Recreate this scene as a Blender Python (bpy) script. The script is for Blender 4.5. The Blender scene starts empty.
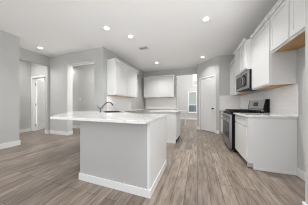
import bpy, bmesh, math
from mathutils import Matrix, Vector

SC = bpy.context.scene
COL = SC.collection
R = math.radians
HALF = math.pi / 2

# ------------------------------------------------------------------ camera
F_PX = 124.0
YAW = R(19.3)
cam_d = bpy.data.cameras.new('camera')
cam_d.sensor_fit = 'HORIZONTAL'
cam_d.sensor_width = 36.0
cam_d.lens = 36.0 * F_PX / 308.0
cam_d.shift_y = (105.4 - 102.5) / 308.0
cam_d.clip_start = 0.02
cam = bpy.data.objects.new('camera', cam_d)
COL.objects.link(cam)
cam.location = (0, 0, 1.12)
cam.rotation_euler = (HALF, 0, YAW)
SC.camera = cam

# ------------------------------------------------------------------ world, daylight, exposure
W = bpy.data.worlds.new('daylight')
SC.world = W
W.use_nodes = True
# overcast sky above, a glow below the horizon added to light the ceiling
SKY = (1.22, 1.26, 1.32)
GROUND_GLOW = (1.22, 1.25, 1.26)
bg = W.node_tree.nodes['Background']
_tc = W.node_tree.nodes.new('ShaderNodeTexCoord')
_sx = W.node_tree.nodes.new('ShaderNodeSeparateXYZ')
_mr = W.node_tree.nodes.new('ShaderNodeMapRange')
_mr.inputs['From Min'].default_value = -0.06
_mr.inputs['From Max'].default_value = 0.06
_mx = W.node_tree.nodes.new('ShaderNodeMix')
_mx.data_type = 'RGBA'
_mx.inputs[6].default_value = (*GROUND_GLOW, 1)
_mx.inputs[7].default_value = (*SKY, 1)
W.node_tree.links.new(_tc.outputs['Generated'], _sx.inputs[0])
W.node_tree.links.new(_sx.outputs['Z'], _mr.inputs['Value'])
W.node_tree.links.new(_mr.outputs[0], _mx.inputs[0])
W.node_tree.links.new(_mx.outputs[2], bg.inputs['Color'])
bg.inputs['Strength'].default_value = 0.70
SC.view_settings.view_transform = 'Standard'
SC.view_settings.look = 'None'
SC.view_settings.gamma = 1.0
SC.view_settings.exposure = 0.62
SC.view_settings.use_curve_mapping = False
SC.cycles.filter_width = 1.0
CAN_POWER = 12.5
CAN_COLOR = (1.0, 0.99, 0.975)


def fill_lamp(name, loc, size, power, rot=(0, 0, 0)):
    l = bpy.data.lights.new(name, 'AREA')
    l.size = size
    l.energy = power
    l.color = (1.0, 0.98, 0.95)
    o = bpy.data.objects.new(name, l)
    COL.objects.link(o)
    o.location = loc
    o.rotation_euler = rot
    return o


# unseen area light added behind the viewer to lift the ceiling brightness
up_fill = fill_lamp('ceiling_fill', (1.4, -0.8, 0.9), 1.4, 32, (R(180 - 38), 0, 0))
up_fill.data.spread = R(110)
up_fill.data.color = (0.97, 0.985, 1.0)
# unseen area lights added to brighten the hall, lobby, bedroom and sunny room
fill_lamp('hall_fill', (-3.9, 3.85, 2.98), 0.35, 10)
fill_lamp('hall_side_fill', (-3.2, 4.0, 1.5), 0.9, 13, (0, HALF, 0))
fill_lamp('lobby_fill', (-6.25, 2.2, 2.98), 0.5, 17)
fill_lamp('bedroom_fill', (-6.2, 4.25, 2.98), 0.4, 8)
fill_lamp('sunny_room_fill', (1.6, 8.4, 2.4), 2.2, 90, (0, HALF, 0))


# ------------------------------------------------------------------ materials
def mat(name, color, rough=0.5, metal=0.0, spec=None, coat=0.0):
    m = bpy.data.materials.new(name)
    m.use_nodes = True
    b = m.node_tree.nodes['Principled BSDF']
    b.inputs['Base Color'].default_value = (*color, 1)
    b.inputs['Roughness'].default_value = rough
    b.inputs['Metallic'].default_value = metal
    if spec is not None:
        b.inputs['Specular IOR Level'].default_value = spec
    if coat:
        b.inputs['Coat Weight'].default_value = coat
        b.inputs['Coat Roughness'].default_value = 0.06
    return m


def nodes(m):
    nt = m.node_tree
    return nt, nt.nodes, nt.links, nt.nodes['Principled BSDF']


def emis(name, color, strength):
    m = bpy.data.materials.new(name)
    m.use_nodes = True
    b = m.node_tree.nodes['Principled BSDF']
    b.inputs['Base Color'].default_value = (*color, 1)
    b.inputs['Emission Color'].default_value = (*color, 1)
    b.inputs['Emission Strength'].default_value = strength
    return m


def painted(name, color, rough=0.6, amount=0.03, scale=60.0, bump=0.0):
    """paint with a faint roller texture"""
    m = mat(name, color, rough)
    nt, N, L, b = nodes(m)
    tc = N.new('ShaderNodeTexCoord')
    nz = N.new('ShaderNodeTexNoise')
    nz.inputs['Scale'].default_value = scale
    nz.inputs['Detail'].default_value = 3
    L.new(tc.outputs['Object'], nz.inputs['Vector'])
    mx = N.new('ShaderNodeMix')
    mx.data_type = 'RGBA'
    mx.inputs[6].default_value = (*[c * (1 - amount) for c in color], 1)
    mx.inputs[7].default_value = (*[min(1, c * (1 + amount)) for c in color], 1)
    L.new(nz.outputs['Fac'], mx.inputs[0])
    L.new(mx.outputs[2], b.inputs['Base Color'])
    if bump:
        bp = N.new('ShaderNodeBump')
        bp.inputs['Strength'].default_value = bump
        bp.inputs['Distance'].default_value = 0.002
        L.new(nz.outputs['Fac'], bp.inputs['Height'])
        L.new(bp.outputs['Normal'], b.inputs['Normal'])
    return m


def floor_material():
    m = mat('plank_floor', (0.2, 0.17, 0.15), 0.33)
    nt, N, L, b = nodes(m)
    tc = N.new('ShaderNodeTexCoord')
    sep = N.new('ShaderNodeSeparateXYZ')
    com = N.new('ShaderNodeCombineXYZ')
    L.new(tc.outputs['Object'], sep.inputs[0])
    L.new(sep.outputs['Y'], com.inputs['X'])
    L.new(sep.outputs['X'], com.inputs['Y'])
    br = N.new('ShaderNodeTexBrick')
    br.offset = 0.37
    br.offset_frequency = 2
    br.inputs['Scale'].default_value = 1.0
    br.inputs['Brick Width'].default_value = 1.22
    br.inputs['Row Height'].default_value = 0.15
    br.inputs['Mortar Size'].default_value = 0.0032
    br.inputs['Mortar Smooth'].default_value = 0.2
    br.inputs['Color1'].default_value = (0.0, 0.0, 0.0, 1)
    br.inputs['Color2'].default_value = (1, 1, 1, 1)
    br.inputs['Mortar'].default_value = (0.0, 0.0, 0.0, 1)
    L.new(com.outputs[0], br.inputs['Vector'])
    ramp = N.new('ShaderNodeValToRGB')
    e = ramp.color_ramp.elements
    e[0].position = 0.0
    e[0].color = (*FLOOR_DARK, 1)
    e[1].position = 1.0
    e[1].color = (*FLOOR_LIGHT, 1)
    L.new(br.outputs['Color'], ramp.inputs['Fac'])
    # grain stretched along the plank
    mp = N.new('ShaderNodeMapping')
    mp.inputs['Scale'].default_value = (1.9, 13.0, 1.0)
    L.new(com.outputs[0], mp.inputs['Vector'])
    nz = N.new('ShaderNodeTexNoise')
    nz.inputs['Scale'].default_value = 1.6
    nz.inputs['Detail'].default_value = 6
    nz.inputs['Roughness'].default_value = 0.62
    L.new(mp.outputs[0], nz.inputs['Vector'])
    gr = N.new('ShaderNodeValToRGB')
    g = gr.color_ramp.elements
    g[0].position = 0.30
    g[0].color = (0.46, 0.44, 0.42, 1)
    g[1].position = 0.62
    g[1].color = (1.22, 1.22, 1.22, 1)
    L.new(nz.outputs['Fac'], gr.inputs['Fac'])
    mul = N.new('ShaderNodeMix')
    mul.data_type = 'RGBA'
    mul.blend_type = 'MULTIPLY'
    mul.inputs[0].default_value = 1.0
    L.new(ramp.outputs['Color'], mul.inputs[6])
    L.new(gr.outputs['Color'], mul.inputs[7])
    seam = N.new('ShaderNodeMix')
    seam.data_type = 'RGBA'
    seam.inputs[7].default_value = (0.07, 0.055, 0.045, 1)
    L.new(br.outputs['Fac'], seam.inputs[0])
    L.new(mul.outputs[2], seam.inputs[6])
    L.new(seam.outputs[2], b.inputs['Base Color'])
    return m


def stone_material():
    m = mat('white_quartz', (0.8, 0.8, 0.79), 0.07)
    nt, N, L, b = nodes(m)
    tc = N.new('ShaderNodeTexCoord')
    nz = N.new('ShaderNodeTexNoise')
    nz.inputs['Scale'].default_value = 1.7
    nz.inputs['Detail'].default_value = 8
    nz.inputs['Roughness'].default_value = 0.6
    nz.inputs['Distortion'].default_value = 1.6
    L.new(tc.outputs['Object'], nz.inputs['Vector'])
    rp = N.new('ShaderNodeValToRGB')
    e = rp.color_ramp.elements
    e[0].position = 0.47
    e[0].color = (0.80, 0.80, 0.79, 1)
    e[1].position = 0.53
    e[1].color = (0.80, 0.80, 0.79, 1)
    v = rp.color_ramp.elements.new(0.5)
    v.color = (0.68, 0.68, 0.685, 1)
    L.new(nz.outputs['Fac'], rp.inputs['Fac'])
    L.new(rp.outputs['Color'], b.inputs['Base Color'])
    return m


def tile_material(name, axes):
    m = mat(name, (0.78, 0.78, 0.77), 0.12)
    nt, N, L, b = nodes(m)
    tc = N.new('ShaderNodeTexCoord')
    sep = N.new('ShaderNodeSeparateXYZ')
    com = N.new('ShaderNodeCombineXYZ')
    L.new(tc.outputs['Object'], sep.inputs[0])
    L.new(sep.outputs[axes[0]], com.inputs['X'])
    L.new(sep.outputs[axes[1]], com.inputs['Y'])
    br = N.new('ShaderNodeTexBrick')
    br.inputs['Scale'].default_value = 1.0
    br.inputs['Brick Width'].default_value = 0.16
    br.inputs['Row Height'].default_value = 0.08
    br.inputs['Mortar Size'].default_value = 0.002
    br.inputs['Color1'].default_value = (0.87, 0.87, 0.865, 1)
    br.inputs['Color2'].default_value = (0.84, 0.84, 0.835, 1)
    br.inputs['Mortar'].default_value = (0.78, 0.78, 0.775, 1)
    L.new(com.outputs[0], br.inputs['Vector'])
    L.new(br.outputs['Color'], b.inputs['Base Color'])
    bp = N.new('ShaderNodeBump')
    bp.inputs['Strength'].default_value = 0.25
    bp.inputs['Distance'].default_value = 0.002
    bp.invert = True
    L.new(br.outputs['Fac'], bp.inputs['Height'])
    L.new(bp.outputs['Normal'], b.inputs['Normal'])
    return m


def wood_material():
    m = mat('raw_plywood', (0.5, 0.3, 0.14), 0.55)
    nt, N, L, b = nodes(m)
    tc = N.new('ShaderNodeTexCoord')
    mp = N.new('ShaderNodeMapping')
    mp.inputs['Scale'].default_value = (2, 14, 4)
    L.new(tc.outputs['Object'], mp.inputs['Vector'])
    nz = N.new('ShaderNodeTexNoise')
    nz.inputs['Scale'].default_value = 2.5
    nz.inputs['Detail'].default_value = 5
    L.new(mp.outputs[0], nz.inputs['Vector'])
    rp = N.new('ShaderNodeValToRGB')
    e = rp.color_ramp.elements
    e[0].position = 0.3
    e[0].color = (0.46, 0.25, 0.10, 1)
    e[1].position = 0.7
    e[1].color = (0.62, 0.38, 0.18, 1)
    L.new(nz.outputs['Fac'], rp.inputs['Fac'])
    L.new(rp.outputs['Color'], b.inputs['Base Color'])
    return m


def steel_material():
    m = mat('brushed_steel', (0.37, 0.37, 0.37), 0.3, 1.0)
    nt, N, L, b = nodes(m)
    tc = N.new('ShaderNodeTexCoord')
    mp = N.new('ShaderNodeMapping')
    mp.inputs['Scale'].default_value = (3, 3, 260)
    L.new(tc.outputs['Object'], mp.inputs['Vector'])
    nz = N.new('ShaderNodeTexNoise')
    nz.inputs['Scale'].default_value = 2.0
    L.new(mp.outputs[0], nz.inputs['Vector'])
    mr = N.new('ShaderNodeMapRange')
    mr.inputs['To Min'].default_value = 0.24
    mr.inputs['To Max'].default_value = 0.4
    L.new(nz.outputs['Fac'], mr.inputs['Value'])
    L.new(mr.outputs[0], b.inputs['Roughness'])
    return m


def pane_material():
    m = bpy.data.materials.new('window_glass')
    m.use_nodes = True
    N = m.node_tree.nodes
    L = m.node_tree.links
    N.remove(N['Principled BSDF'])
    t = N.new('ShaderNodeBsdfTransparent')
    g = N.new('ShaderNodeBsdfGlossy')
    g.inputs['Roughness'].default_value = 0.02
    mx = N.new('ShaderNodeMixShader')
    mx.inputs[0].default_value = 0.06
    L.new(t.outputs[0], mx.inputs[1])
    L.new(g.outputs[0], mx.inputs[2])
    L.new(mx.outputs[0], N['Material Output'].inputs['Surface'])
    return m


FLOOR_DARK = (0.188, 0.149, 0.120)
FLOOR_LIGHT = (0.300, 0.244, 0.200)
M_FLOOR = floor_material()
M_WALL = painted('grey_wall_paint', (0.54, 0.54, 0.53), 0.7, 0.02, 70, 0.1)
M_CEIL = painted('ceiling_paint', (0.95, 0.95, 0.95), 0.8, 0.02, 45, 0.15)
M_TRIM = painted('white_trim_paint', (0.78, 0.78, 0.777), 0.35, 0.01)
M_CAB = painted('white_cabinet_lacquer', (0.76, 0.76, 0.757), 0.32, 0.01, 30)
M_TOE_SHADE = mat('toe_recess_shade', (0.03, 0.03, 0.03), 0.7)  # shadow of the island toe recess, painted as near-black colour
M_GREYTOE = painted('grey_toe_board', (0.42, 0.42, 0.41), 0.6, 0.02)
M_STONE = stone_material()
M_TILE_YZ = tile_material('white_tile_side', ('Y', 'Z'))
M_TILE_XZ = tile_material('white_tile_back', ('X', 'Z'))
M_WOOD = wood_material()
M_STEEL = steel_material()
M_STEELPALE = mat('satin_steel', (0.44, 0.44, 0.44), 0.32, 1.0)
M_CHROME = mat('brushed_nickel', (0.20, 0.195, 0.19), 0.25, 1.0)
M_SINK = mat('sink_steel', (0.10, 0.10, 0.10), 0.4, 0.8)
M_BLACK = mat('black_enamel', (0.010, 0.010, 0.011), 0.5, spec=0.12)
M_GLASSBLACK = mat('black_glass', (0.013, 0.013, 0.015), 0.2, spec=0.15)
M_IRON = mat('cast_iron', (0.012, 0.012, 0.012), 0.7, spec=0.15)
M_KNOB = mat('dark_bronze', (0.05, 0.045, 0.04), 0.35, 0.8)
M_LENS = emis('lamp_lens', (1.0, 0.98, 0.95), 7.0)
M_PLATE = painted('white_plastic', (0.82, 0.82, 0.81), 0.4, 0.01)
M_VENT = painted('vent_enamel', (0.66, 0.66, 0.65), 0.5, 0.02)
M_VENTDARK = mat('vent_dark', (0.12, 0.12, 0.12), 0.8)
M_PANE = pane_material()
M_LAWN = painted('lawn_grass', (0.16, 0.26, 0.10), 0.9, 0.4, 3)
M_FENCE = painted('blue_grey_boards', (0.16, 0.22, 0.27), 0.7, 0.1, 5)
M_SIDING = painted('pale_siding', (0.55, 0.55, 0.54), 0.7, 0.04, 5)


# ------------------------------------------------------------------ mesh helpers
class MB:
    def __init__(self):
        self.bm = bmesh.new()

    def box(self, x0, x1, y0, y1, z0, z1, m=None):
        vs = [Vector((x, y, z)) for z in (z0, z1) for y in (y0, y1) for x in (x0, x1)]
        if m is not None:
            vs = [m @ v for v in vs]
        v = [self.bm.verts.new(p) for p in vs]
        for f in ((0, 2, 3, 1), (4, 5, 7, 6), (0, 1, 5, 4), (2, 6, 7, 3), (0, 4, 6, 2), (1, 3, 7, 5)):
            self.bm.faces.new([v[i] for i in f])
        return self

    def prism(self, pts, z0, z1, hole=None):
        """vertical prism over a plan polygon, with an optional hole"""
        bm = self.bm
        loops = [pts] + ([hole] if hole else [])
        for z in (z0, z1):
            edges = []
            for lp in loops:
                vs = [bm.verts.new((x, y, z)) for x, y in lp]
                edges += [bm.edges.new((vs[i], vs[(i + 1) % len(vs)])) for i in range(len(vs))]
            bmesh.ops.triangle_fill(bm, edges=edges, use_beauty=True)
        for lp in loops:
            n = len(lp)
            for i in range(n):
                a, b = lp[i], lp[(i + 1) % n]
                vv = [bm.verts.new(p) for p in ((*a, z0), (*b, z0), (*b, z1), (*a, z1))]
                bm.faces.new(vv)
        bmesh.ops.remove_doubles(bm, verts=bm.verts, dist=1e-5)
        return self

    def profile(self, pts, x0, x1, m=None):
        """profile in (y, z) pulled along x"""
        n = len(pts)
        va = [Vector((x0, y, z)) for y, z in pts]
        vb = [Vector((x1, y, z)) for y, z in pts]
        if m is not None:
            va = [m @ p for p in va]
            vb = [m @ p for p in vb]
        a = [self.bm.verts.new(p) for p in va]
        b = [self.bm.verts.new(p) for p in vb]
        self.bm.faces.new(a)
        self.bm.faces.new(b[::-1])
        for i in range(n):
            j = (i + 1) % n
            self.bm.faces.new((a[i], b[i], b[j], a[j]))
        return self

    def cyl(self, c, r, h, axis='Z', seg=24, r2=None, m=None):
        r2 = r if r2 is None else r2
        rot = {'Z': Matrix(), 'X': Matrix.Rotation(HALF, 4, 'Y'), 'Y': Matrix.Rotation(-HALF, 4, 'X')}[axis]
        T = Matrix.Translation(c) @ rot
        if m is not None:
            T = m @ T
        bmesh.ops.create_cone(self.bm, cap_ends=True, segments=seg, radius1=r, radius2=r2, depth=h, matrix=T)
        return self

    def ring(self, c, r0, r1, z0, z1, seg=32):
        bm = self.bm
        q = []
        for k in range(seg):
            a = 2 * math.pi * k / seg
            ca, sa = math.cos(a), math.sin(a)
            q.append([bm.verts.new((c[0] + r * ca, c[1] + r * sa, z)) for r, z in ((r0, z0), (r1, z0), (r1, z1), (r0, z1))])
        for k in range(seg):
            a, b = q[k], q[(k + 1) % seg]
            for i in range(4):
                j = (i + 1) % 4
                bm.faces.new((a[i], b[i], b[j], a[j]))
        return self

    def tube(self, pts, r, seg=12):
        bm = self.bm
        pts = [Vector(p) for p in pts]
        rs = r if isinstance(r, (list, tuple)) else [r] * len(pts)
        rings = []
        up = Vector((0.137, 0.291, 0.947))
        for i, p in enumerate(pts):
            d = (pts[min(i + 1, len(pts) - 1)] - pts[max(i - 1, 0)]).normalized()
            s = d.cross(up)
            if s.length < 0.05:
                s = d.cross(Vector((1, 0, 0)))
            s.normalize()
            t = s.cross(d).normalized()
            rings.append([bm.verts.new(p + (s * math.cos(2 * math.pi * k / seg) + t * math.sin(2 * math.pi * k / seg)) * rs[i])
                          for k in range(seg)])
        for a, b in zip(rings, rings[1:]):
            for k in range(seg):
                j = (k + 1) % seg
                bm.faces.new((a[k], a[j], b[j], b[k]))
        bm.faces.new(rings[0][::-1])
        bm.faces.new(rings[-1])
        return self

    def build(self, name, material, parent=None, bevel=0.0, smooth=False, origin=None):
        bm = self.bm
        bmesh.ops.recalc_face_normals(bm, faces=bm.faces)
        if origin is not None:
            bmesh.ops.translate(bm, verts=bm.verts, vec=-Vector(origin))
        me = bpy.data.meshes.new(name)
        bm.to_mesh(me)
        bm.free()
        me.materials.append(material)
        if smooth:
            for p in me.polygons:
                p.use_smooth = True
        o = bpy.data.objects.new(name, me)
        COL.objects.link(o)
        if origin is not None:
            o.location = origin
        if parent is not None:
            o.parent = parent
        if bevel:
            b = o.modifiers.new('bevel', 'BEVEL')
            b.width = bevel
            b.segments = 2
            b.limit_method = 'ANGLE'
            b.angle_limit = R(40)
        return o


def thing(name, label, cat, loc=(0, 0, 0), rz=0.0, group=None):
    o = bpy.data.objects.new(name, None)
    o.empty_display_size = 0.1
    COL.objects.link(o)
    o.location = loc
    o.rotation_euler = (0, 0, rz)
    return tag(o, label, cat, group)


def tag(o, label, cat, group=None):
    o['label'] = label
    o['category'] = cat
    if group:
        o['group'] = group
    return o


def struct(o, label, cat):
    o['kind'] = 'structure'
    o['label'] = label
    o['category'] = cat
    return o


# ------------------------------------------------------------------ the setting
CZ = 3.05          # ceiling height
TOP = 0.95         # counter height
UB, UT = 1.47, 2.625  # upper cabinets, bottom and top of box
XR = 1.51          # right wall
XL = -2.92         # left kitchen wall
YH = 3.30          # wall with the hall opening
YB = 6.60          # back wall
T = 0.14

struct(MB().box(-9.0, 3.0, -1.2, 11.0, -0.10, 0.0).build('floor', M_FLOOR),
       'grey brown wood plank floor running away from the viewer', 'floor')
struct(MB().box(-9.0, 3.0, -0.6, YB + T, CZ, CZ + 0.1).build('ceiling', M_CEIL),
       'flat white kitchen ceiling with recessed lights', 'ceiling')
struct(MB().box(XR, XR + T, 1.57, 5.4, 0, CZ).build('wall_right', M_WALL),
       'grey wall behind the range and the tall empty bay', 'wall')
struct(MB().box(1.036, XR - 0.001, 1.57, 1.70, 0, CZ).build('wall_right_stub', M_WALL),
       'narrow grey wall end at the right edge', 'wall')
# back right wall and corner pantry
struct(MB().box(0.80, XR + T, 5.401, 5.401 + T, 0, CZ).build('wall_range_end', M_WALL),
       'short grey wall between the pantry and the range corner', 'wall')
PA = Vector((0.799, 5.40, 0))
PD = Vector((-1, 1, 0)).normalized()
PL = 1.165
PM = Matrix.Translation(PA) @ Matrix.Rotation(R(135), 4, 'Z')     # local x runs along the angled wall, local -y... into the pantry
D0, D1, DH = 0.20, 0.945, 2.31
pw = MB()
pw.box(0, D0, -T, 0, 0, CZ, PM)
pw.box(D1, PL, -T, 0, 0, CZ, PM)
pw.box(D0, D1, -T, 0, DH, CZ, PM)
struct(pw.build('wall_pantry', M_WALL), 'angled grey corner wall around the white pantry door', 'wall')
PE = PM @ Vector((PL, 0, 0))
struct(MB().box(PE.x, PE.x + T, PE.y + 0.02, YB - 0.001, 0, CZ).build('wall_pantry_return', M_WALL),
       'grey wall return beside the doorway to the sunny room', 'wall')
# back wall with the doorway
OX0, OX1, OH = -1.03, PE.x, 2.72
bw = MB()
bw.box(XL - T, OX0, YB, YB + T, 0, CZ)
bw.box(OX0, OX1, YB, YB + T, OH, CZ)
bw.box(OX1, 2.0, YB, YB + T, 0, CZ)
struct(bw.build('wall_back', M_WALL), 'grey back kitchen wall with the tall doorway', 'wall')
struct(MB().box(XL - T, XL, YH + 0.201, YB - 0.001, 0, CZ).build('wall_left', M_WALL),
       'grey left kitchen wall behind the upper cabinets', 'wall')
# wall with the hall opening
H0, H1, HH = -4.58, -3.31, 2.66
hw = MB()
hw.box(-5.57, H0, YH, YH + 0.2, 0, CZ)
hw.box(H0, H1, YH, YH + 0.2, HH, CZ)
hw.box(H1, XL, YH, YH + 0.2, 0, CZ)
struct(hw.build('wall_hall', M_WALL), 'grey wall with the square hall opening left of the upper cabinets', 'wall')
# header wall of the opening at far left
lw = MB()
lw.box(-5.71, -5.571, 1.4, 3.22, 2.68, CZ)
lw.box(-5.71, -5.571, 3.22, YH + 0.2, 0, CZ)
struct(lw.build('wall_left_header', M_WALL), 'grey header and post of the far left opening', 'wall')
struct(MB().box(-4.92, -4.76, 0.4, 2.055, 0, CZ).build('wall_left_near', M_WALL),
       'plain grey wall at the left edge of the view', 'wall')
# lobby behind the far left opening
D2X0, D2X1, D2H = -6.78, -5.78, 2.30
dw = MB()
dw.box(-9.0, D2X0, 3.34, 3.46, 0, CZ)
dw.box(D2X0, D2X1, 3.34, 3.46, D2H, CZ)
dw.box(D2X1, -5.711, 3.34, 3.46, 0, CZ)
struct(dw.build('wall_lobby', M_WALL), 'grey lobby wall around the open white door', 'wall')
struct(MB().box(-6.99, -6.86, 1.2, 3.339, 0, CZ).build('wall_lobby_side', M_WALL),
       'grey lobby side wall left of the open white door', 'wall')
struct(MB().box(-9.0, -5.9, 5.0, 5.12, 0, CZ).build('wall_bedroom', M_WALL),
       'grey wall of the room behind the open door', 'wall')
struct(MB().box(-5.89, XL - T - 0.001, 4.5, 4.62, 0, CZ).build('wall_hall_back', M_WALL),
       'grey wall seen through the square hall opening', 'wall')

# room beyond the doorway
W0, W1, WZ0, WZ1 = -0.72, -0.02, 0.55, 2.22
U0, U1, UZ0, UZ1 = -0.36, 0.5, 2.64, 3.75
FY = 10.3
fw = MB()
fw.box(-4.0, W0, FY, FY + T, 0, 4.6)
fw.box(W0, W1, FY, FY + T, 0, WZ0)
fw.box(W0, U0, FY, FY + T, WZ1, 4.6)
fw.box(U0, W1, FY, FY + T, WZ1, UZ0)
fw.box(W1, U1, FY, FY + T, 0, UZ0)
fw.box(U0, U1, FY, FY + T, UZ1, 4.6)
fw.box(U1, 2.0, FY, FY + T, 0, 4.6)
struct(fw.build('wall_far', M_WALL), 'pale far wall of the sunny room with windows', 'wall')
struct(MB().box(-4.0, 2.0, YB + T + 0.001, FY + T, 4.6, 4.7).build('ceiling_far', M_CEIL),
       'high ceiling of the sunny room beyond the doorway', 'ceiling')
struct(MB().box(2.0, 2.1, YB, FY + T, 0, 4.6).build('wall_far_right', M_WALL),
       'side wall of the sunny room', 'wall')


def window(name, x0, x1, z0, z1, label):
    w = 0.06
    f = MB()
    f.box(x0, x0 + w, FY - 0.015, FY + 0.10, z0, z1)
    f.box(x1 - w, x1, FY - 0.015, FY + 0.10, z0, z1)
    f.box(x0 + w, x1 - w, FY - 0.015, FY + 0.10, z0, z0 + w)
    f.box(x0 + w, x1 - w, FY - 0.015, FY + 0.10, z1 - w, z1)
    zm = z0 + (z1 - z0) * 0.40
    f.box(x0 + w, x1 - w, FY + 0.02, FY + 0.07, zm - 0.025, zm + 0.025)
    o = f.build(name, M_TRIM)
    struct(o, label, 'window')
    MB().box(x0 + w, x1 - w, FY + 0.04, FY + 0.046, z0 + w, z1 - w).build('pane', M_PANE, o)
    MB().box(x0 - 0.05, x1 + 0.05, FY - 0.06, FY - 0.016, z0 - 0.03, z0).build('sill', M_TRIM, o)


window('window_1', W0, W1, WZ0, WZ1, 'white framed window straight beyond the doorway')
window('window_2', U0, U1, UZ0, UZ1, 'high white framed window above the lower one')
tag(MB().box(-15, 15, FY + 0.5, 40, -0.25, -0.15).build('lawn', M_LAWN), 'green lawn outside the window', 'lawn')
fn = MB()
for k in range(40):
    fn.box(-6 + k * 0.3, -6 + k * 0.3 + 0.285, 15.0, 15.03, -0.15, 1.12)
tag(fn.build('garden_fence', M_FENCE), 'low blue grey board fence outside the window', 'fence')
hs = thing('neighbour_house', 'pale house seen faintly through the far window', 'house', (-1, 24, -0.15))
MB().box(-5, 5, 0, 6, 0, 4.2).build('wall', M_SIDING, hs)
MB().profile([(-0.5, 4.2), (6.5, 4.2), (3, 6.4)], -5.3, 5.3).build('roof', M_SIDING, hs)

# baseboards
BH = 0.13


def board(name, pts, label):
    """baseboard made of straight runs (x0,x1,y0,y1)"""
    m = MB()
    for p in pts:
        if len(p) == 4:
            m.box(*p, 0, BH)
    struct(m.build(name, M_TRIM, bevel=0.003), label, 'baseboard')


board('baseboard_left', [(-4.76, -4.742, 0.4, 2.073), (-4.92, -4.76, 2.055, 2.073)], 'white baseboard of the left edge wall')
board('baseboard_hall', [(-5.57, H0 + 0.015, YH - 0.016, YH - 0.0002), (H0, H0 + 0.015, YH, YH + 0.2),
                         (H1 - 0.015, H1, YH, YH + 0.2), (H1 - 0.015, XL - 0.02, YH - 0.016, YH - 0.0002),
                         (-5.571, -5.553, 3.205, YH - 0.016), (-5.71, -5.571, 3.205, 3.2198)],
      'white baseboard around the square hall opening')
board('baseboard_hall_back', [(-5.88, XL - T - 0.002, 4.485, 4.4998)], 'white baseboard inside the hall opening')
board('baseboard_lobby', [(-6.86, -6.845, 1.2, 3.325), (-6.86, D2X0 - 0.10, 3.325, 3.3398)], 'white baseboard beside the open lobby door')
board('baseboard_right', [(XR - 0.016, XR - 0.0002, 1.717, 2.622), (1.036, XR - 0.016, 1.7002, 1.716),
                          (1.02, 1.0358, 1.57, 1.716)], 'white baseboard in the empty bay at right')
board('baseboard_far', [(-4.0, 2.0, FY - 0.016, FY - 0.0002)], 'white baseboard below the far window')
pb = MB()
pb.box(0.005, D0 - 0.065, 0.0002, 0.015, 0, BH, PM)
pb.box(D1 + 0.065, PL, 0.0002, 0.015, 0, BH, PM)
struct(pb.build('baseboard_pantry', M_TRIM), 'white baseboard beside the pantry door', 'baseboard')


# doors
def panel_door(mb, w, h, t, m, z0=0.012, split=0.44):
    """two panel slab: recessed panels with a raised field, front face at y=0 and back at y=t"""
    s = 0.115
    mb.box(0, s, 0, t, z0, h, m)
    mb.box(w - s, w, 0, t, z0, h, m)
    zs = h * split
    for a, b in ((z0, z0 + 0.2), (zs - 0.07, zs + 0.07), (h - s, h)):
        mb.box(s, w - s, 0, t, a, b, m)
    for a, b in ((z0 + 0.2, zs - 0.07), (zs + 0.07, h - s)):
        mb.box(s, w - s, 0.010, t - 0.010, a, b, m)
        mb.box(s + 0.035, w - s - 0.035, 0.004, t - 0.004, a + 0.035, b - 0.035, m)


def add_casing(mb, x0, x1, h, y0, y1, m=None, w=0.06):
    mb.box(x0 - w, x0, y0, y1, 0, h + w, m)
    mb.box(x1, x1 + w, y0, y1, 0, h + w, m)
    mb.box(x0, x1, y0, y1, h, h + w, m)


dm = PM @ Matrix.Translation((D1 - 0.003, 0.0, 0)) @ Matrix.Rotation(math.pi, 4, 'Z')
db = MB()
panel_door(db, D1 - D0 - 0.006, DH - 0.004, 0.04, dm @ Matrix.Translation((0, 0.012, 0)), z0=0.02, split=0.43)
door1 = db.build('door_1', M_TRIM, bevel=0.002)
struct(door1, 'white two panel pantry door in the angled corner', 'door')
kb = MB()
kx = D1 - D0 - 0.006 - 0.065
kb.cyl((kx, -0.002 + 0.012, 0.99), 0.03, 0.012, 'Y', m=dm)
kb.cyl((kx, -0.025 + 0.012, 0.99), 0.012, 0.04, 'Y', m=dm)
bmesh.ops.create_uvsphere(kb.bm, u_segments=20, v_segments=12, radius=0.03, matrix=dm @ Matrix.Translation((kx, -0.055, 0.99)))
ko = kb.build('door_knob', M_KNOB, door1, smooth=True)
ko['label'] = 'dark round door knob'
cs = MB()
add_casing(cs, D0, D1, DH, 0.0003, 0.014, PM)
struct(cs.build('trim_1', M_TRIM, bevel=0.003), 'white casing around the pantry door', 'door trim')

cs = MB()
add_casing(cs, D2X0, D2X1 - 0.01, D2H, 3.325, 3.3397, None, 0.075)
cs.box(D2X0 + 0.0002, D2X0 + 0.015, 3.325, 3.465, 0, D2H - 0.0002)
cs.box(D2X0 + 0.015, D2X1 - 0.01, 3.34, 3.465, D2H - 0.015, D2H - 0.0002)
struct(cs.build('trim_2', M_TRIM, bevel=0.003), 'white casing around the open lobby door', 'door trim')
lm = Matrix.Translation((D2X0 + 0.02, 3.47, 0)) @ Matrix.Rotation(R(118), 4, 'Z')
db = MB()
panel_door(db, 0.86, D2H - 0.01, 0.04, lm @ Matrix.Translation((0, -0.045, 0)), z0=0.02)
door2 = db.build('door_2', M_TRIM, bevel=0.002)
struct(door2, 'white panel door standing open in the lobby at left', 'door')
hg = MB()
for z in (0.25, 1.15, 2.05):
    hg.cyl((D2X0 + 0.02, 3.455, z), 0.012, 0.1)
hg.build('hinge', M_CHROME, door2)


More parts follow.
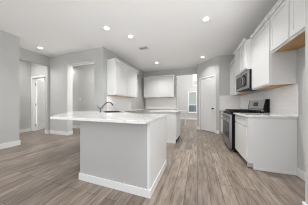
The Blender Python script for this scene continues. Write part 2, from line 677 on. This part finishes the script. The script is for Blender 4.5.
# ------------------------------------------------------------------ recessed lights and vent
def can_light(x, y, label, power=1.0):
    t = thing('recessed_light', label, 'ceiling light', (x, y, CZ), 0, 'recessed ceiling lights')
    MB().ring((0, 0), 0.062, 0.085, -0.012, -0.0005).build('trim_ring', M_PLATE, t, smooth=False)
    MB().cyl((0, 0, -0.005), 0.0615, 0.008, seg=32).build('lens', M_LENS, t)
    l = bpy.data.lights.new('lamp', 'AREA')
    l.shape = 'DISK'
    l.size = 0.13
    l.spread = R(122)
    l.energy = CAN_POWER * power
    l.color = CAN_COLOR
    lo = bpy.data.objects.new('lamp', l)
    COL.objects.link(lo)
    lo.parent = t
    lo.location = (0, 0, -0.014)


for x, y, pw_, lb in ((-4.95, 2.65, 0.16, 'round recessed light at far left in front of the lobby opening'),
                      (-2.13, 2.52, 0.4, 'round recessed light left of its close neighbour above the bar'),
                      (-1.76, 3.05, 0.5, 'round recessed light nearest the small ceiling vent'),
                      (0.18, 2.98, 1.1, 'round recessed light largest in view over the aisle'),
                      (0.19, 5.31, 0.45, 'round recessed light in front of the pantry door'),
                      (-1.73, 5.31, 0.95, 'round recessed light in front of the back upper cabinets'),
                      (0.35, 0.75, 0.75, 'unseen recessed light added for fill over the near end of the aisle'),  # this and the next two are unseen, added to bounce light onto the ceiling
                      (-2.0, 0.1, 0.15, 'unseen recessed light added for fill in front of the bar'),
                      (-3.5, 0.9, 0.6, 'unseen recessed light added for fill beside the left edge wall')):
    can_light(x, y, lb, pw_)

vt = thing('ceiling_vent', 'small square grey air vent in the ceiling', 'vent', (-1.71, 3.82, CZ))
v = MB()
for a in ((-.15, .15, -.09, -.07), (-.15, .15, .07, .09), (-.15, -.13, -.07, .07), (.13, .15, -.07, .07)):
    v.box(*a, -0.012, -0.0005)
v.build('frame', M_VENT, vt)
MB().box(-0.13, 0.13, -0.07, 0.07, -0.003, -0.0005).build('duct', M_VENTDARK, vt)
v = MB()
for k in range(3):
    v.box(-0.13, 0.13, -0.052 + k * 0.046, -0.040 + k * 0.046, -0.010, -0.0035)
v.build('louvre', M_VENT, vt)


# ------------------------------------------------------------------ cabinets
def shaker(name, x0, x1, z0, z1, parent, fw=0.058, y=-0.021, material=None):
    """shaker front: frame plus recessed field, lying in front of y=0"""
    b = MB()
    t = 0.02
    b.box(x0, x0 + fw, y, y + t, z0, z1)
    b.box(x1 - fw, x1, y, y + t, z0, z1)
    b.box(x0 + fw, x1 - fw, y, y + t, z0, z0 + fw)
    b.box(x0 + fw, x1 - fw, y, y + t, z1 - fw, z1)
    b.box(x0 + fw, x1 - fw, y + 0.008, y + t, z0 + fw, z1 - fw)
    return b.build(name, material or M_CAB, parent, bevel=0.0015)


def slab(name, x0, x1, z0, z1, parent, y=-0.007):
    return MB().box(x0, x1, y, y + 0.02, z0, z1).build(name, M_CAB, parent, bevel=0.0025)


CROWN = [(0.0, 0.0), (-0.008, 0.0), (-0.012, 0.014), (-0.024, 0.034), (-0.030, 0.038), (-0.030, 0.055), (0.0, 0.055)]


def crown(parent, w, d, z, left=False, right=False):
    b = MB()
    b.profile([(y - 0.021, zz + z) for y, zz in CROWN], -0.030 if left else 0.0, w + (0.030 if right else 0.0))
    if left:
        m = Matrix.Rotation(-HALF, 4, 'Z')
        b.profile([(y, zz + z) for y, zz in CROWN], -d, 0.0209, m)
    if right:
        m = Matrix.Translation((w, 0, 0)) @ Matrix.Rotation(HALF, 4, 'Z')
        b.profile([(y, zz + z) for y, zz in CROWN], -0.0209, d, m)
    b.box(0, w, -0.0209, d, z, z + 0.012)
    return b.build('crown', M_CAB, parent)


def upper(label, w, d, z0, z1, loc, rz, doors=1, left=False, right=False, group=None, name='upper_cabinet', rv=0.018):
    """origin at the front left foot of the cabinet on plan, box runs back to y=d"""
    t = thing(name, label, 'cabinet', loc, rz, group)
    g = 0.0008
    b = MB()
    b.box(g, w - g, 0, d - 0.002, z0 + 0.012, z1)
    b.box(g, 0.018, 0, d - 0.002, z0, z0 + 0.012)
    b.box(w - 0.018, w - g, 0, d - 0.002, z0, z0 + 0.012)
    b.box(0.018, w - 0.018, 0, 0.018, z0, z0 + 0.012)
    b.build('body', M_CAB, t)
    u = MB().box(0.0185, w - 0.0185, 0.0185, d - 0.003, z0 + 0.0045, z0 + 0.0115).build('underside', M_WOOD, t)
    u['label'] = 'bare orange brown plywood underside'
    dwid = w / doors
    for k in range(doors):
        shaker('door', k * dwid + rv, (k + 1) * dwid - rv, z0 + 0.026, z1 - 0.024, t)
    crown(t, w - 2 * g, d - 0.003, z1, left, right)
    return t


XU = 1.18     # front plane of right hand boxes
GU = 'white upper cabinets on the right wall'
upper('white upper cabinet deepest into the corner beyond the microwave', 5.40 - 4.32, XR - XU, UB, UT, (XU, 5.398, 0), -HALF, 2, group=GU)
upper('white upper cabinet above the steel microwave', 0.914, XR - 1.07, 1.955, UT - 0.001, (1.07, 4.316, 0), -HALF, 2, group=GU)
upper('tall white upper cabinet over the near end of the right counter', 0.755, XR - XU, UB, UT, (XU, 3.400, 0), -HALF, 1, group=GU)
upper('high white two door cabinet over the empty bay at right', 0.935, XR - 1.184, 2.00, UT, (1.184, 2.642, 0), -HALF, 2, group=GU)

GL = 'white upper cabinets on the left wall'
XLU = -2.59
upper('white upper cabinet on the left wall, nearer of the two', 0.72, 0.33 - 0.002, UB, UT, (XLU, 3.47, 0), HALF, 1, True, False, group=GL, rv=0.008)
upper('white upper cabinet on the left wall, farther of the two', 0.88, 0.33 - 0.002, UB, UT, (XLU, 4.192, 0), HALF, 1, False, True, group=GL, rv=0.008)
GBK = 'white upper cabinets on the back wall'
upper('white upper cabinet on the back wall, left of the pair', 0.82, 0.33 - 0.002, 1.54, UT, (-2.80, 6.27, 0), 0, 1, group=GBK, rv=0.004)
upper('white upper cabinet on the back wall, right one beside the doorway', 0.82, 0.33 - 0.002, 1.54, UT, (-1.978, 6.27, 0), 0, 1, False, True, group=GBK, rv=0.004)


def base_cab(label, w, d, loc, rz, fronts, toe=0.09, toeh=0.10, h=None, toe_mat=None, group=None, name='base_cabinet', side=None):
    """fronts: list of (x0,x1,kind) with kind 'dd' drawer over door, 'd' plain door"""
    h = TOP - 0.036 if h is None else h
    t = thing(name, label, 'cabinet', loc, rz, group)
    g = 0.0008
    MB().box(g, w - g, 0.014, d - 0.002, toeh, h).build('body', M_CAB, t)
    MB().box(g, w - g, toe, d - 0.002, 0, toeh - 0.0004).build('toe_kick', toe_mat or M_CAB, t)
    for x0, x1, k in fronts:
        if k == 'dd':
            slab('drawer_front', x0 + 0.020, x1 - 0.020, h - 0.165, h - 0.018, t)
            slab('door', x0 + 0.020, x1 - 0.020, toeh + 0.014, h - 0.190, t)
        else:
            shaker('door', x0 + 0.020, x1 - 0.020, toeh + 0.014, h - 0.014, t, y=-0.007)
    return t


def counter(name, label, pts, hole=None, group=None, top=TOP):
    z = top - 0.035
    o = MB().prism([(x, y) for x, y in pts], z, top, hole).build(name, M_STONE, bevel=0.003)
    return tag(o, label, 'countertop', group)


# right run
XB = 0.84
near = base_cab('white base cabinet with one drawer at the near end of the right counter', 0.755, XR - XB,
                (XB, 3.400, 0), -HALF, [(0, 0.755, 'dd')])
e = MB()
e.box(0.756, 0.772, 0.004, 0.085, 0.10, TOP - 0.036)
e.box(0.756, 0.772, 0.0852, XR - XB - 0.001, 0.0, TOP - 0.036)
e.build('end_panel', M_CAB, near, bevel=0.001)
MB().box(0.7562, 0.772, 0.0, 0.085, 0.035, 0.0995).build('toe_block', M_GREYTOE, near)
MB().box(0.7722, 0.782, 0.086, XR - XB - 0.001, 0.0, 0.035).build('shoe_moulding', M_TRIM, near)
counter('countertop', 'white stone countertop at the near end of the right wall, beside the range',
        [(0.805, 2.605), (XR - 0.001, 2.605), (XR - 0.001, 3.398), (0.805, 3.398)])
base_cab('white base cabinet beyond the range in the corner', 5.40 - 4.32, XR - XB, (XB, 5.398, 0), -HALF,
         [(0.50, 1.08, 'dd')])
counter('countertop', 'white stone countertop in the corner beyond the range',
        [(0.805, 4.318), (XR - 0.001, 4.318), (XR - 0.001, 5.399), (0.805, 5.399)])

# tile
tl = MB()
tl.box(XR - 0.010, XR - 0.0003, 2.60, 5.391, TOP + 0.0005, UB - 0.001)
struct(tl.build('wall_tile_right', M_TILE_YZ), 'white tile backsplash behind the range', 'backsplash')
struct(MB().box(0.81, XR - 0.0105, 5.3912, 5.4007, TOP + 0.0005, 1.50).build('wall_tile_corner', M_TILE_XZ),
       'white tile backsplash between pantry and range corner', 'backsplash')
struct(MB().box(XL + 0.0003, XL + 0.010, YH + 0.16, 5.10, TOP + 0.0005, UB - 0.001).build('wall_tile_left', M_TILE_YZ),
       'white tile backsplash below the left upper cabinets', 'backsplash')
struct(MB().box(-2.80, -1.06, YB - 0.010, YB - 0.0003, TOP + 0.0005, 1.538).build('wall_tile_back', M_TILE_XZ),
       'white tile backsplash below the back upper cabinets', 'backsplash')

# ------------------------------------------------------------------ front peninsula
P = [(-1.68, 1.405), (-0.545, 1.40), (-0.56, 2.29), (-1.29, 2.29), (-2.31, 3.31), (-2.31, 5.08), (-2.917, 5.08), (-2.917, 2.62)]
pen = thing('peninsula_base', 'white panelled bar base standing in front of the viewer', 'cabinet')
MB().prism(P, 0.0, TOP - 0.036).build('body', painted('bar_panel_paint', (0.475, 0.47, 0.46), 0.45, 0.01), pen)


def strip(p, q, off, th, z0, z1):
    """thin board standing along the plan line p-q, outside of it"""
    d = (Vector(q) - Vector(p)).normalized()
    n = Vector((d.y, -d.x))
    a, b = Vector(p) - d * off, Vector(q) + d * off
    e_ = 0.0003
    return [(a + n * e_), (b + n * e_), (b + n * th), (a + n * th)], z0, z1


k = MB()
for p, q, o_ in (((-1.695, 1.405), (-0.545, 1.40), 0.0), ((-0.545, 1.40), (-0.56, 2.29), 0.0)):
    pts, z0, z1 = strip(p, q, o_, 0.014, 0.0, 0.10)
    k.prism([(v.x, v.y) for v in pts], z0, z1)
k.box(-0.5452, -0.531, 1.3862, 1.4005, 0, 0.10)
k.build('baseboard', M_TRIM, pen, bevel=0.002)
k = MB()
pts, z0, z1 = strip((-0.575, 1.4), (-0.546, 1.4), 0.0, 0.006, 0.1003, TOP - 0.037)
k.prism([(v.x, v.y) for v in pts], z0, z1)
pts, z0, z1 = strip((-0.545, 1.394), (-0.56, 2.29), 0.0, 0.006, 0.1003, TOP - 0.037)
k.prism([(v.x, v.y) for v in pts], z0, z1)
k.build('side_panel', M_CAB, pen)

SCX, SCY = -2.15, 2.78
d1 = Vector((1, -1)).normalized()
d2 = Vector((1, 1)).normalized()


def diag(c, a, b):
    v = Vector(c) + d1 * a + d2 * b
    return (v.x, v.y)


hole = [diag((SCX, SCY), a, b) for a, b in ((-.36, -.19), (.36, -.19), (.36, .19), (-.36, .19))]
counter('countertop', 'large white veined stone bar top with the sink and faucet',
        [(-2.10, 1.245), (-0.53, 1.235), (-0.545, 2.33), (-1.27, 2.33), (-2.27, 3.33), (-2.27, 5.10), (XL + 0.001, 5.10),
         (XL + 0.001, YH - 0.02), (-3.45, 2.60)], hole)
# the sink bowl hangs in the hole
# (top level: it drops into the counter)
sk = MB()
zt, zb = TOP + 0.004, TOP - 0.030
w_ = 0.010
Ms = Matrix.Translation((SCX, SCY, 0)) @ Matrix.Rotation(R(-45), 4, 'Z')
a_, b_ = 0.357, 0.187
sk.box(-a_, a_, -b_, -b_ + w_, zb, zt, Ms)
sk.box(-a_, a_, b_ - w_, b_, zb, zt, Ms)
sk.box(-a_, -a_ + w_, -b_ + w_, b_ - w_, zb, zt, Ms)
sk.box(a_ - w_, a_, -b_ + w_, b_ - w_, zb, zt, Ms)
sk.box(-a_, a_, -b_, b_, zb - 0.0045, zb, Ms)
for q in ((-.385, .385, -.215, -.19), (-.385, .385, .19, .215), (-.385, -.36, -.19, .19), (.36, .385, -.19, .19)):
    sk.box(*q, TOP + 0.0005, TOP + 0.005, Ms)
sink = tag(sk.build('sink', M_SINK), 'dark steel sink let into the bar top beside the faucet', 'sink')
MB().ring((0, 0), 0.02, 0.045, 0.0, 0.003).build('drain', M_CHROME, sink, origin=None).location = (SCX, SCY, zb + 0.0005)

FX, FYY = diag((SCX, SCY), -0.02, -0.30)
fc = thing('faucet', 'grey nickel arched kitchen faucet on the bar top', 'faucet', (FX, FYY, TOP + 0.0005), R(45))
fc.scale = (0.88, 0.88, 0.92)
k = MB().cyl((0, 0, 0.006), 0.030, 0.012).cyl((0, 0, 0.055), 0.019, 0.09, r2=0.016)
k.build('body', M_CHROME, fc, smooth=False, bevel=0.002)
pts = [(0, 0, 0.09), (0.045, 0, 0.135), (0.10, 0, 0.20), (0.15, 0, 0.252), (0.20, 0, 0.278), (0.25, 0, 0.282), (0.295, 0, 0.262),
       (0.325, 0, 0.222), (0.335, 0, 0.18)]
MB().tube(pts, [0.017] * (len(pts) - 2) + [0.021, 0.021]).build('spout', M_CHROME, fc, smooth=True)
MB().tube([(0, -0.0, 0.085), (-0.05, -0.01, 0.12), (-0.075, -0.015, 0.165), (-0.07, -0.02, 0.2)], [0.013, 0.010, 0.009, 0.007]).build('handle', M_CHROME, fc, smooth=True)

# ------------------------------------------------------------------ island behind, back run
isl = base_cab('white kitchen island behind the bar with shade painted black in the toe recess', 0.86, 0.86, (-0.575, 3.67, 0), HALF,
               [(0.03, 0.43, 'd'), (0.43, 0.83, 'd')], toe=0.032, toe_mat=M_TOE_SHADE, name='kitchen_island')
MB().box(-0.016, -0.001, 0.03, 0.857, 0.0, TOP - 0.036).build('end_panel', M_CAB, isl)
MB().box(-0.028, -0.0165, 0.03, 0.857, 0.0, 0.06).build('baseboard', M_TRIM, isl)
counter('countertop', 'white stone top of the island behind the bar',
        [(-0.535, 3.63), (-0.535, 4.56), (-1.46, 4.56), (-1.46, 3.63)])
base_cab('white base cabinets along the back wall', 1.75, 0.60, (-2.81, 5.99, 0), 0,
         [(i * 0.583, (i + 1) * 0.583, 'dd') for i in range(3)])
counter('countertop', 'white stone countertop along the back wall', [(-2.83, 5.95), (-1.045, 5.95), (-1.045, YB - 0.001), (-2.83, YB - 0.001)])

# ------------------------------------------------------------------ range
RX, RY, RW, RD = 0.775, 4.315, 0.911, XR - 0.775 - 0.012
rg = thing('gas_range', 'stainless steel range with black cooktop against the right wall', 'range', (RX, RY, 0), -HALF)
MB().box(0, RW, 0.0, RD, 0.07, 0.899).build('body', M_BLACK, rg, bevel=0.002)
MB().box(0.02, RW - 0.02, 0.05, RD - 0.03, 0.0, 0.0695).build('toe_kick', M_BLACK, rg)
MB().box(0.0, RW, -0.02, RD - 0.115, 0.8995, 0.962).build('cooktop', M_BLACK, rg, bevel=0.003)
MB().profile([(-0.0005, 0.800), (-0.045, 0.808), (-0.03, 0.8985), (-0.0005, 0.8985)], 0.0, RW).build('control_panel', M_STEEL, rg)
for i in range(5):
    x = 0.09 + i * (RW - 0.18) / 4
    kn = MB()
    kn.cyl((x, -0.055, 0.852), 0.021, 0.034, 'Y', seg=20)
    kn.build('knob', M_STEEL, rg, bevel=0.002)
od = MB()
od.box(0.004, RW - 0.004, -0.04, -0.0005, 0.265, 0.30)
od.box(0.004, RW - 0.004, -0.04, -0.0005, 0.70, 0.797)
od.box(0.004, 0.075, -0.04, -0.0005, 0.30, 0.70)
od.box(RW - 0.075, RW - 0.004, -0.04, -0.0005, 0.30, 0.70)
odo = od.build('oven_door', M_STEEL, rg)
MB().box(0.0752, RW - 0.0752, -0.036, -0.001, 0.3002, 0.6998).build('oven_window', M_GLASSBLACK, odo)
hd = MB().tube([(0.05, -0.088, 0.74), (RW - 0.05, -0.088, 0.74)], 0.012)
hd.box(0.055, 0.085, -0.09, -0.0402, 0.728, 0.752).box(RW - 0.085, RW - 0.055, -0.09, -0.0402, 0.728, 0.752)
hd.build('oven_handle', M_STEEL, odo)
dr = MB().box(0.004, RW - 0.004, -0.04, -0.0005, 0.075, 0.256)
dr.build('storage_drawer', M_STEEL, rg, bevel=0.003)
gt = MB()
for x0 in (0.03, 0.318, 0.606):
    x1 = x0 + 0.275
    y0, y1 = 0.03, RD - 0.15
    for y in (y0, (y0 + y1) / 2 - 0.006, y1 - 0.012):
        gt.box(x0, x1, y, y + 0.016, 0.982, 1.006)
    for x in (x0, (x0 + x1) / 2 - 0.006, x1 - 0.012):
        gt.box(x, x + 0.016, y0, y1, 0.9822, 1.0058)
        for y in (y0, y1 - 0.012):
            gt.box(x, x + 0.012, y, y + 0.012, 0.9625, 0.982)
gt.build('grate', M_IRON, rg)
for x in (0.13, RW - 0.13):
    for y in (0.15, 0.42):
        MB().cyl((x, y, 0.9685), 0.045, 0.011, seg=24).build('burner', M_IRON, rg)
by = RD - 0.115
bgd = [(by + 0.003, 0.9635), (by + 0.02, 1.02), (by + 0.005, 1.04), (by + 0.05, 1.255), (by + 0.112, 1.255), (by + 0.112, 0.9635)]
MB().profile(bgd, 0.022, RW - 0.022).build('backguard', M_STEELPALE, rg)
for c0, c1 in ((0.0, 0.0215), (RW - 0.0215, RW)):
    cap = MB()
    cap.profile([(y + (-0.004 if i < 4 else 0.001), z + (0.004 if i in (3, 4) else 0)) for i, (y, z) in enumerate(bgd)], c0, c1)
    cap.build('end_cap', M_BLACK, rg)
ang = math.atan2(0.045, 0.215)
dpm = Matrix.Translation((0, by + 0.005, 1.04)) @ Matrix.Rotation(-ang, 4, 'X')
MB().box(RW * 0.36, RW * 0.64, -0.003, -0.0003, 0.06, 0.16, dpm).build('display', M_GLASSBLACK, rg)

# ------------------------------------------------------------------ microwave
mw = thing('microwave', 'stainless steel microwave hung above the range', 'microwave', (1.125, 4.315, 1.525), -HALF)
MW, MD, MH = 0.911, XR - 1.125 - 0.012, 0.425
MB().box(0, MW, 0, MD, 0, MH).build('body', M_BLACK, mw, bevel=0.002)
k = MB()
k.box(0.0, MW, -0.035, -0.0005, 0.0, 0.055)
k.box(0.0, MW, -0.035, -0.0005, MH - 0.06, MH - 0.002)
k.box(0.0, 0.05, -0.035, -0.0005, 0.055, MH - 0.06)
k.box(0.54, 0.58, -0.035, -0.0005, 0.055, MH - 0.06)
k.box(MW - 0.06, MW, -0.035, -0.0005, 0.055, MH - 0.06)
fr = k.build('door_frame', M_STEEL, mw)
MB().box(0.0503, 0.5397, -0.031, -0.001, 0.0553, MH - 0.0603).build('window', M_GLASSBLACK, fr)
MB().box(0.5803, MW - 0.0603, -0.033, -0.001, 0.0553, MH - 0.0603).build('keypad', M_GLASSBLACK, mw)
pts = []
for i in range(13):
    s = i / 12
    pts.append((0.625, -0.034 - 0.05 * math.sin(math.pi * s) ** 0.7, 0.05 + s * (MH - 0.11)))
MB().tube(pts, 0.014).build('handle', M_CHROME, mw, smooth=True)
k = MB()
for i in range(14):
    k.box(0.06 + i * 0.055, 0.09 + i * 0.055, 0.05, 0.30, -0.004, -0.0005)
k.build('vent_grille', M_VENTDARK, mw)

# ------------------------------------------------------------------ small things
sw = thing('light_switch', 'white light switch on the wall inside the hall opening', 'switch', (-5.38, 4.4995, 1.42))
MB().box(-0.037, 0.037, -0.006, 0, -0.06, 0.06).build('plate', M_PLATE, sw, bevel=0.002)
MB().box(-0.016, 0.016, -0.010, -0.0062, -0.033, 0.033).build('rocker', M_PLATE, sw)
br_ = thing('wall_bracket', 'small dark grey bracket high on the wall past the left upper cabinets', 'bracket', (XL + 0.0005, 5.78, 2.60))
k = MB().box(0, 0.006, -0.05, 0.05, -0.13, 0.10)
k.build('plate', M_VENTDARK, br_)
MB().tube([(0.0065, 0, 0.07), (0.10, 0, 0.09), (0.14, 0, 0.05), (0.14, 0, -0.02)], 0.012).build('hook', M_VENTDARK, br_)

tb = thing('side_table', 'white table just beyond the doorway', 'table', (-1.02, 7.35, 0))
MB().box(-0.45, 0.42, -0.28, 0.28, 0.77, 0.80).build('tabletop', M_TRIM, tb, bevel=0.003)
for x in (-0.41, 0.34):
    for y in (-0.25, 0.2):
        MB().box(x, x + 0.05, y, y + 0.05, 0, 0.7695).build('leg', M_TRIM, tb)
